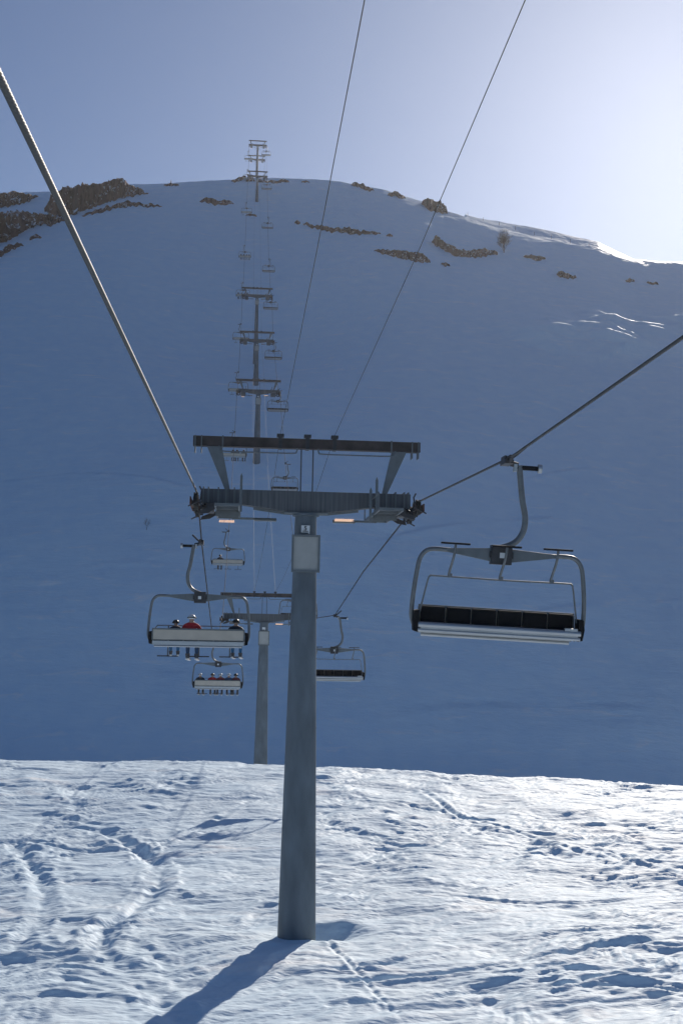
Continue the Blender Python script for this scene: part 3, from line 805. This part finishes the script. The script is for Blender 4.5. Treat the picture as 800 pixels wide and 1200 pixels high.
def ell(mb, c, r, mi=0, zmin=-1.0, n=16, m=10):
    vs = []; 
    th0 = math.acos(max(-1, min(1, zmin)))
    for i in range(m + 1):
        t = th0 * i / m
        for k in range(n):
            a = 2 * math.pi * k / n; vs.append((c[0] + r[0] * math.sin(t) * math.cos(a), c[1] + r[1] * math.sin(t) * math.sin(a), c[2] + r[2] * math.cos(t)))
    fs = [(i * n + k, (i + 1) * n + k, (i + 1) * n + (k + 1) % n, i * n + (k + 1) % n) for i in range(m) for k in range(n)]
    fs.append(tuple(m * n + k for k in range(n)))
    mb.add(vs, fs, mi)
mb = MB(); ell(mb, (0, .015, .765), (.118, .138, .125), 0, -.25); helmet_me = part_mesh('helmet', mb)
mb = MB(); mb.tube([(-.10, .09, .765), (-.06, .135, .765), (0, .152, .765), (.06, .135, .765), (.10, .09, .765)], .035, 8); mb.tube([(-.10, .09, .765), (-.122, .02, .775), (-.10, -.07, .785), (-.05, -.118, .79), (0, -.127, .79), (.05, -.118, .79), (.10, -.07, .785), (.122, .02, .775), (.10, .09, .765)], .016, 6); goggle_me = part_mesh('goggles', mb)
mb = MB()
for s in (-1, 1):
    bx = s * .13
    mb.tube([(bx, .455, -.40), (bx, .46, -.46), (bx, .47, -.52)], [.068, .066, .06], 10); mb.tube([(bx, .38, -.52), (bx, .5, -.52), (bx, .66, -.53), (bx, .70, -.53)], [.05, .055, .048, .03], 10)
boots_me = part_mesh('boots', mb)
def glove(s):
    mb = MB(); c = Vector((s * .20, .42, .385))
    mb.tube([c + Vector((0, -.05, -.03)), c + Vector((0, .0, 0)), c + Vector((0, .04, .03))], [.036, .042, .038], 8)
    for k, ln in enumerate((.055, .065, .06, .048)):
        x = c.x + (k - 1.5) * .02
        mb.tube([(x, c.y + .03, c.z + .04), (x, c.y + .03 + ln * .6, c.z + .045), (x, c.y + .03 + ln * .75, c.z + .01), (x, c.y + .03 + ln * .3, c.z - .012)], [.011, .0105, .0095, .008], 6)
    mb.tube([(c.x - s * .035, c.y, c.z), (c.x - s * .055, c.y + .03, c.z - .01), (c.x - s * .04, c.y + .055, c.z - .02)], [.013, .011, .009], 6)
    return part_mesh('glove', mb)
glove_me = {s: glove(s) for s in (-1, 1)}
def ski(s, board=False):
    mb = MB(); x = s * .13; yw = .035
    pts = [(-.35, 0), (-.30, .0), (0, 0), (.9, 0), (1.05, .03), (1.15, .09)]
    vs = []; 
    for y, z in pts:
        w = yw * (.6 if y in (-.35, 1.15) else 1)
        yy = .35 + y * .75; zz = -.60 + z - .06 * y
        vs += [(x - w, yy, zz), (x + w, yy, zz), (x + w, yy, zz + .015), (x - w, yy, zz + .015)]
    fs = []
    for i in range(len(pts) - 1):
        for k in range(4): fs.append((i * 4 + k, i * 4 + (k + 1) % 4, (i + 1) * 4 + (k + 1) % 4, (i + 1) * 4 + k))
    fs += [(0, 1, 2, 3), tuple(range(len(vs) - 4, len(vs)))]
    mb.add(vs, fs)
    mb.box(x - .03, x + .03, .36, .46, -.605, -.545); mb.box(x - .03, x + .03, .64, .72, -.625, -.57)
    return part_mesh('ski', mb, smooth=False)
ski_me = {s: ski(s) for s in (-1, 1)}
_cm = {}
def cmat(col, rough=.75):
    k = (col, rough)
    if k not in _cm: _cm[k] = mat('clothing', col, rough, 0, .15, 12)
    return _cm[k]
skinm = mat('skin', (.45, .28, .2), .5)
def person(side_x, Y, cx, jacket, pants, helm, label, sc=.92, skis=True, yaw=0, group=None):
    me = body.copy(); me.name = 'person'; me.materials.clear()
    for m in (cmat(jacket), cmat(pants), skinm): me.materials.append(m)
    for p in me.polygons:
        c = p.center
        p.material_index = 2 if (c.z > .615) else (1 if (c.z < .16 and (c.y > .03 or c.z < .05)) else 0)
        if c.y > .12 and c.z < .17: p.material_index = 1
    o = bpy.data.objects.new('person', me); COL.objects.link(o)
    base = Vector((XC - G + cx, Y + .0, ropez(-1, Y) - 3.22))
    o.location = base; o.scale = (sc * 1.14, sc, sc); o.rotation_euler = (0, 0, R(random.uniform(-9, 9)))
    tag(o, label, 'person', group or 'riders on the climbing chairs')
    def ch(nm, mesh, m):
        q = mesh.copy(); q.name = nm; q.materials.clear(); q.materials.append(m); c = bpy.data.objects.new(nm, q); COL.objects.link(c); c.parent = o; return c
    ch('helmet', helmet_me, cmat(helm, .35)); ch('goggles', goggle_me, blackp); ch('boots', boots_me, cmat((.07, .07, .08) if skis else (.05, .05, .05), .5))
    for s in (-1, 1): ch('glove', glove_me[s], blackp)
    if skis:
        for s in (-1, 1): ch('ski', ski_me[s], cmat((.72, .70, .66), .3))
DK = (.03, .035, .05); NV = (.02, .06, .14); RED = (.50, .02, .03); MAR = (.22, .03, .04); BL = (.02, .12, .26); WH = (.75, .75, .75); BK = (.02, .02, .02); GRN = (.03, .08, .06)
person(-1, 38.9, -.74, DK, BL, BK, 'small rider in dark jacket, first from the left on the nearest climbing chair', .78)
person(-1, 38.9, -.24, RED, NV, WH, 'rider in bright red jacket and white helmet on the nearest climbing chair', .98)
person(-1, 38.9, 1.18, DK, BL, BK, 'rider in dark jacket and blue trousers, at the right end of nearest climbing chair', .85)
five = [(-1.12, DK, BK, WH, 'in black with a pale helmet, first from the left of the five riders'), (-.34, RED, DK, BK, 'in red jacket, second from the left of the five riders'),
        (.18, MAR, DK, WH, 'in maroon jacket and white helmet, middle of the five riders'), (.70, NV, BK, WH, 'in navy jacket, fourth from the left of the five riders'), (1.15, (.16, .03, .04), DK, BK, 'in dark red jacket and black helmet, last on the right of the five riders')]
for x, j, p, h, l in five: person(-1, 77.8, x, j, p, h, 'rider ' + l, .95)
person(-1, 116.3, -.75, DK, BK, BK, 'lone rider in black on the chair above the second tower', 1.0)
for x, l in ((-.15, 'left'), (.37, 'middle'), (1.22, 'right')): person(-1, 153.5, x, DK, BK, BK, 'rider in dark clothes, %s one of three seen through the head of the near tower' % l, 1.0)
for n_, x in (('first', -1.1), ('second', -.35), ('third', .40), ('fourth', 1.0)):
    person(-1, 272, x, DK, BK, BK, 'small dark rider, %s from the left on the chair at the highest mid-slope tower' % n_, 1.0)
for n_, x in (('first', -1.0), ('second', -.25), ('third', .5), ('fourth', 1.15)):
    person(-1, 311, x, DK, BK, BK, 'tiny dark rider, %s from the left on the chair under the rock bands' % n_, 1.0)

# ------------------------------------------------------------------ rocks
def rock_band(top, bot, label, n=None, back=None, rough=.15, step_px=.6, seed=0, fade=.06):
    """top/bot: pixel outlines of the band; stands on the slope at its real distance"""
    x0 = max(top[0][0], bot[0][0]); x1 = min(top[-1][0], bot[-1][0]); N = max(10, int((x1 - x0) / step_px))
    tx, ty = zip(*top); bx_, by = zip(*bot)
    cols = []
    for i in range(N + 1):
        px = x0 + (x1 - x0) * i / N; yt = float(np.interp(px, tx, ty)); yb = float(np.interp(px, bx_, by))
        hq = max(.6, yb - yt); yt += min(2.2, .45 * hq) * mn.noise(Vector((px * .22, seed * 3.3, 0))) * 1.5 ; yb += min(1.6, .35 * hq) * mn.noise(Vector((px * .26, seed * 3.3, 9))) * 1.6
        B = march(px, yb, 90, 480, _hm)
        if B is None: B = march(px, yb + 4, 90, 480, _hm)
        if B is None: continue
        hpx = max(.8, yb - yt) ; hh = hpx * B.y / F
        cols.append((B, hh))
    M = 12 if max(c[1] for c in cols) < 4 else 26
    vs = []; nc = len(cols)
    for i, (B, hh) in enumerate(cols):
        e = min(i, nc - 1 - i) / max(1, nc * fade); e = min(1, e)
        hh2 = hh * (.35 + .65 * e)
        for j in range(M + 5):
            if j == 0: p = Vector((B.x, B.y - .3 - .1 * hh2, B.z - 1.2 - .3 * hh2)); amp = 0
            elif j <= M:
                t = (j - 1) / (M - 1)
                p = Vector((B.x * (1 + .25 * hh2 * t / max(B.y, 1)), B.y + .25 * hh2 * t, B.z + hh2 * (t * 1.08))); amp = .35 + .65 * math.sin(math.pi * min(1, t + .15) * .85)
            else:
                k = j - M; bk = (back or max(1.5, hh2 * .8)) * k / 4
                p = Vector((B.x, B.y + .25 * hh2 + bk, B.z + hh2 * 1.04 + [0, .0, -.05 * hh2, -.2 * hh2, -.7 * hh2 - 1.5][k] + .30 * bk)); amp = .6 if k < 4 else 0
            s1 = 1.0 / max(1.2, hh * .8); q = p * s1 + Vector((seed * 7.1, 0, 0))
            nv = Vector((mn.noise(q), mn.noise(q + Vector((31, 0, 0))), mn.noise(q + Vector((0, 57, 0)))))
            c1 = mn.voronoi(q * 1.1)[0][0]; c2 = mn.voronoi(q * 3.0 + Vector((5, 5, 5)))[0][0]
            a = rough * max(.6, hh2)
            d = nv * a * 1.0 + Vector((0, -1, .5)) * (c1 - .45) * a * 1.2 + Vector((0, -1, .25)) * (c2 - .4) * a * .6
            vs.append(p + d * amp)
    W = M + 5
    fs = [(i * W + j, (i + 1) * W + j, (i + 1) * W + j + 1, i * W + j + 1) for i in range(nc - 1) for j in range(W - 1)]
    fs += [tuple(range(W))[::-1], tuple(range((nc - 1) * W, nc * W))]
    mb = MB(); mb.add(vs, fs); o = mb.build('rock_outcrop', rockm)
    tag(o, label, 'rock', 'rock outcrops on the snowy mountain')
rock_band([(52, 236), (58, 228), (66, 222), (75, 219), (85, 219), (92, 215), (105, 215), (115, 213), (125, 210), (137, 209), (146, 211), (150, 216), (158, 219), (165, 222), (174, 225)],
          [(52, 247), (60, 252), (75, 255), (90, 250), (110, 243), (130, 236), (150, 231), (174, 227)], 'largest brown cliff, on the skyline at the upper left behind the thick rope', back=10, seed=1, rough=.16)
rock_band([(-30, 232), (0, 228), (10, 225), (22, 224), (33, 227), (45, 228)], [(-30, 250), (0, 244), (15, 242), (30, 237), (45, 231)], 'dark rock band under the skyline at the left edge', back=6, seed=2)
rock_band([(-30, 254), (0, 250), (15, 247), (30, 248), (45, 250), (60, 252), (78, 256)], [(-30, 295), (0, 286), (15, 279), (30, 269), (45, 264), (60, 262), (78, 258)], 'broken cliff mixed with snow at the left edge below the dark band', back=8, seed=3, rough=.28)
rock_band([(-20, 300), (0, 293), (10, 286), (20, 285), (28, 286)], [(-20, 312), (0, 301), (10, 295), (20, 290), (28, 288)], 'lowest wedge of dark rock at the left edge', seed=4)
rock_band([(96, 252), (112, 246), (130, 241), (142, 237), (152, 235), (165, 238), (178, 238), (190, 240)], [(96, 254), (112, 250), (130, 246), (142, 243), (152, 242), (165, 242), (178, 242), (190, 242)], 'thin dark rock line below the largest cliff', seed=5)
rock_band([(35, 278), (42, 275), (49, 277)], [(35, 281), (42, 280), (49, 279)], 'tiny rock between the left edge cliff and the thick rope', seed=6)
rock_band([(55, 262), (62, 257), (70, 258)], [(55, 266), (62, 264), (70, 261)], 'tiny rock just under the broken left cliff', seed=7)
rock_band([(234, 234), (245, 232), (258, 233), (274, 237)], [(234, 236), (245, 238), (258, 241), (274, 239)], 'low rock band left of the lift line under the hilltop', seed=8)
rock_band([(192, 212), (200, 211), (210, 212)], [(192, 214), (200, 214), (210, 213.5)], 'slim rock strip on the skyline between the largest cliff and the lift', seed=9)
rock_band([(271, 211), (279, 208), (287, 205), (294, 203), (299, 206)], [(271, 213), (279, 213), (287, 209.5), (294, 209), (299, 209)], 'rocks on the hilltop left of the tower masts', seed=10)
rock_band([(301, 211), (306, 210), (312, 212), (322, 211), (330, 212)], [(301, 213), (306, 214), (312, 214), (322, 214.5), (330, 213.5)], 'pair of rocks close right of the hilltop masts', seed=11)
rock_band([(326, 211), (332, 210), (339, 212.5)], [(326, 213.5), (332, 214), (339, 214)], 'small dark rock right of the pair on the hilltop', seed=12)
rock_band([(353, 212), (358, 211), (363, 213)], [(353, 213.6), (358, 214), (363, 214)], 'isolated dark rock on the hilltop between the two signal wires', seed=13)
rock_band([(288, 251), (294, 250), (301, 252)], [(288, 252.5), (294, 253), (301, 254)], 'small rock between the two ropes under the hilltop', seed=14)
rock_band([(355, 260), (362, 261), (375, 264), (390, 266), (402, 266), (420, 269), (446, 272)], [(355, 263), (362, 266), (375, 269), (390, 272), (402, 273), (420, 275), (446, 274)], 'long dark rock band right of the lift line', seed=15)
rock_band([(345, 260), (348, 259), (352, 260)], [(345, 262), (348, 262.5), (352, 262)], 'dark dot of rock at the left tip of the long band', seed=16)
rock_band([(438, 292), (450, 292), (470, 293), (485, 294), (495, 296), (504, 304)], [(438, 294), (450, 298), (470, 303), (485, 306), (495, 308), (504, 308)], 'wedge of brown rock cut by the slanting signal wire', seed=17)
rock_band([(506, 278), (511, 276), (518, 281), (526, 284), (533, 290), (545, 292), (560, 292), (570, 290), (577, 294), (583, 290)], [(506, 285), (511, 288), (518, 292), (526, 296), (533, 300), (545, 302), (560, 302), (570, 300), (577, 300), (583, 298)], 'curved brown outcrop with the bare tree at its right end', seed=18)
rock_band([(494, 236), (499, 230), (508, 233), (516, 236), (524, 243)], [(494, 240), (499, 244), (508, 248), (516, 250), (524, 250)], 'blocky boulder outcrop on the right shoulder of the skyline', seed=19, back=3)
rock_band([(411, 214), (418, 213), (428, 217), (438, 221)], [(411, 217), (418, 219), (428, 223), (438, 224)], 'rock patch near the skyline, left of the blocky boulder', seed=20)
rock_band([(454, 226), (462, 223), (468, 226), (475, 231)], [(454, 229), (462, 231), (468, 232), (475, 233)], 'rock patch under the skyline next to the blocky boulder', seed=21)
rock_band([(613, 299), (622, 297.5), (632, 300), (639, 301)], [(613, 301.5), (622, 304), (632, 304.5), (639, 303.5)], 'flat rock right of the bare tree', seed=22)
rock_band([(652, 320), (658, 317), (666, 321), (675, 323)], [(652, 323), (658, 325), (666, 327), (675, 325.5)], 'dark rock low on the right shoulder', seed=23)
rock_band([(733, 328), (737, 326), (743, 328)], [(733, 330), (737, 331), (743, 330)], 'dot of rock on the right slope, left of the last one', seed=24)
rock_band([(758, 330), (763, 329), (771, 331)], [(758, 331.5), (763, 333.5), (771, 333.5)], 'rock nearest the right edge of the slope', seed=25)
rock_band([(452, 275), (456, 273.5), (460, 275.5)], [(452, 276.5), (456, 277), (460, 277)], 'speck of rock above the wedge of brown rock', seed=26)
rock_band([(517, 308), (522, 307), (527, 310)], [(517, 310), (522, 311.5), (527, 312)], 'speck of rock below the curved outcrop', seed=27)

# ------------------------------------------------------------------ bare tree and bush
def grow(mb, p, d, L, r, depth, spread):
    q = p + d * L; mid = p.lerp(q, .5) + Vector((random.uniform(-1, 1), random.uniform(-1, 1), 0)) * L * .06
    mb.tube([p, mid, q], [r, r * .8, r * .6], 5 if depth < 2 else 3, 0, cap=False)
    if depth == 0: return
    for k in range(random.choice((3, 4))):
        nd = (d + Vector((random.gauss(0, spread), random.gauss(0, spread), random.uniform(-.05, .35)))).normalized()
        grow(mb, p.lerp(q, random.uniform(.45, 1)), nd, L * random.uniform(.6, .85), r * .55, depth - 1, spread)
def bare_tree(px, py, hpx, label, stems, name='bare_tree', depth=4, rr=.11, cat='tree'):
    B = march(px, py, 60, 480, _hm); h = hpx * B.y / F; B.z = gz(B.x, B.y) - .1
    root = thing(name, B, label, cat)
    random.seed(int(px))
    mb = MB(); mb.tube([(0, 0, -.3), (0, 0, h * .14), (.03, 0, h * .24)], [rr * 1.3, rr, rr * .85], 8); mb.build('trunk', bark, root)
    mb = MB()
    for s in range(stems):
        a = 2 * math.pi * s / stems; d = Vector((math.cos(a) * .38, math.sin(a) * .38, 1)).normalized()
        grow(mb, Vector((0, 0, h * random.uniform(.04, .34))), d, h * .24, rr * .5, depth, .40)
    mb.build('crown', bark, root)
bare_tree(590, 296, 30, 'bare leafless tree at the right end of the curved outcrop', 13, depth=5, rr=.13)
bare_tree(172, 621, 18, 'small leafless bush alone on the shaded slope left of the lift', 6, 'bare_bush', 3, .02, 'bush')

# ------------------------------------------------------------------ piste poles along the right-hand ridge
for i, px in enumerate((548, 566, 585, 604, 626, 646, 668, 690, 712)):
    py = float(np.interp(px, [p[0] for p in RIDGE_PX], [p[1] for p in RIDGE_PX]))
    B = None; k = 0
    while B is None and k < 12: k += 1; B = march(px, py + k)
    if B is None: continue
    t = thing('marker_pole', (B.x, B.y + .6, gz(B.x, B.y + .6)), 'thin marker pole on the right-hand ridge against the bright sky', 'marker pole', 'marker poles along the ridge')
    MB().tube([(0, 0, -.4), (.02 * random.uniform(-2, 2), 0, 1.5 * random.uniform(.8, 1.1))], .05, 6).build('pole', bark, t)
    MB().tube([(0, 0, .5), (0, 0, .62)], .06, 6).build('band', redsheave, t)

# ------------------------------------------------------------------ air
HAZE = 0.00012
if HAZE:
    mb = MB(); mb.box(-1200, 1200, -75, 640, -60, 215)
    m = bpy.data.materials.new('haze'); m.use_nodes = True; N = m.node_tree.nodes; L = m.node_tree.links
    N.remove(N['Principled BSDF']); v = N.new('ShaderNodeVolumePrincipled'); v.inputs['Color'].default_value = (.92, .95, 1, 1)
    v.inputs['Density'].default_value = HAZE; v.inputs['Anisotropy'].default_value = .55
    L.new(v.outputs[0], N['Material Output'].inputs['Volume'])
    o = mb.build('haze', m); tag(o, 'thin bluish mountain haze', 'haze', kind='stuff')

# ------------------------------------------------------------------ light
w = bpy.data.worlds.new("World"); scene.world = w; w.use_nodes = True
N = w.node_tree.nodes; L = w.node_tree.links; bg = N['Background']
sky = N.new('ShaderNodeTexSky'); sky.sky_type = 'NISHITA'; sky.sun_disc = False
sky.sun_elevation = R(SUN_EL); sky.sun_rotation = R(SUN_AZ); sky.altitude = 2200
sky.air_density = 1.0; sky.dust_density = 3.3; sky.ozone_density = 5.6
L.new(sky.outputs[0], bg.inputs[0]); bg.inputs['Strength'].default_value = .074
sd = bpy.data.lights.new('sun', 'SUN'); so = bpy.data.objects.new('sun', sd); COL.objects.link(so)
sd.energy = 4.3; sd.angle = R(.53); sd.color = (1, .90, .78)
S = Vector((math.sin(R(SUN_AZ)) * math.cos(R(SUN_EL)), math.cos(R(SUN_AZ)) * math.cos(R(SUN_EL)), math.sin(R(SUN_EL))))
so.rotation_euler = S.to_track_quat('Z', 'Y').to_euler(); so.location = (60, 60, 120)
scene.view_settings.view_transform = 'Standard'; scene.view_settings.look = 'None'
scene.view_settings.exposure = 0; scene.view_settings.gamma = 1
scene.cycles.volume_bounces = 0; scene.cycles.max_bounces = 6
scene.cycles.volume_step_rate = 1
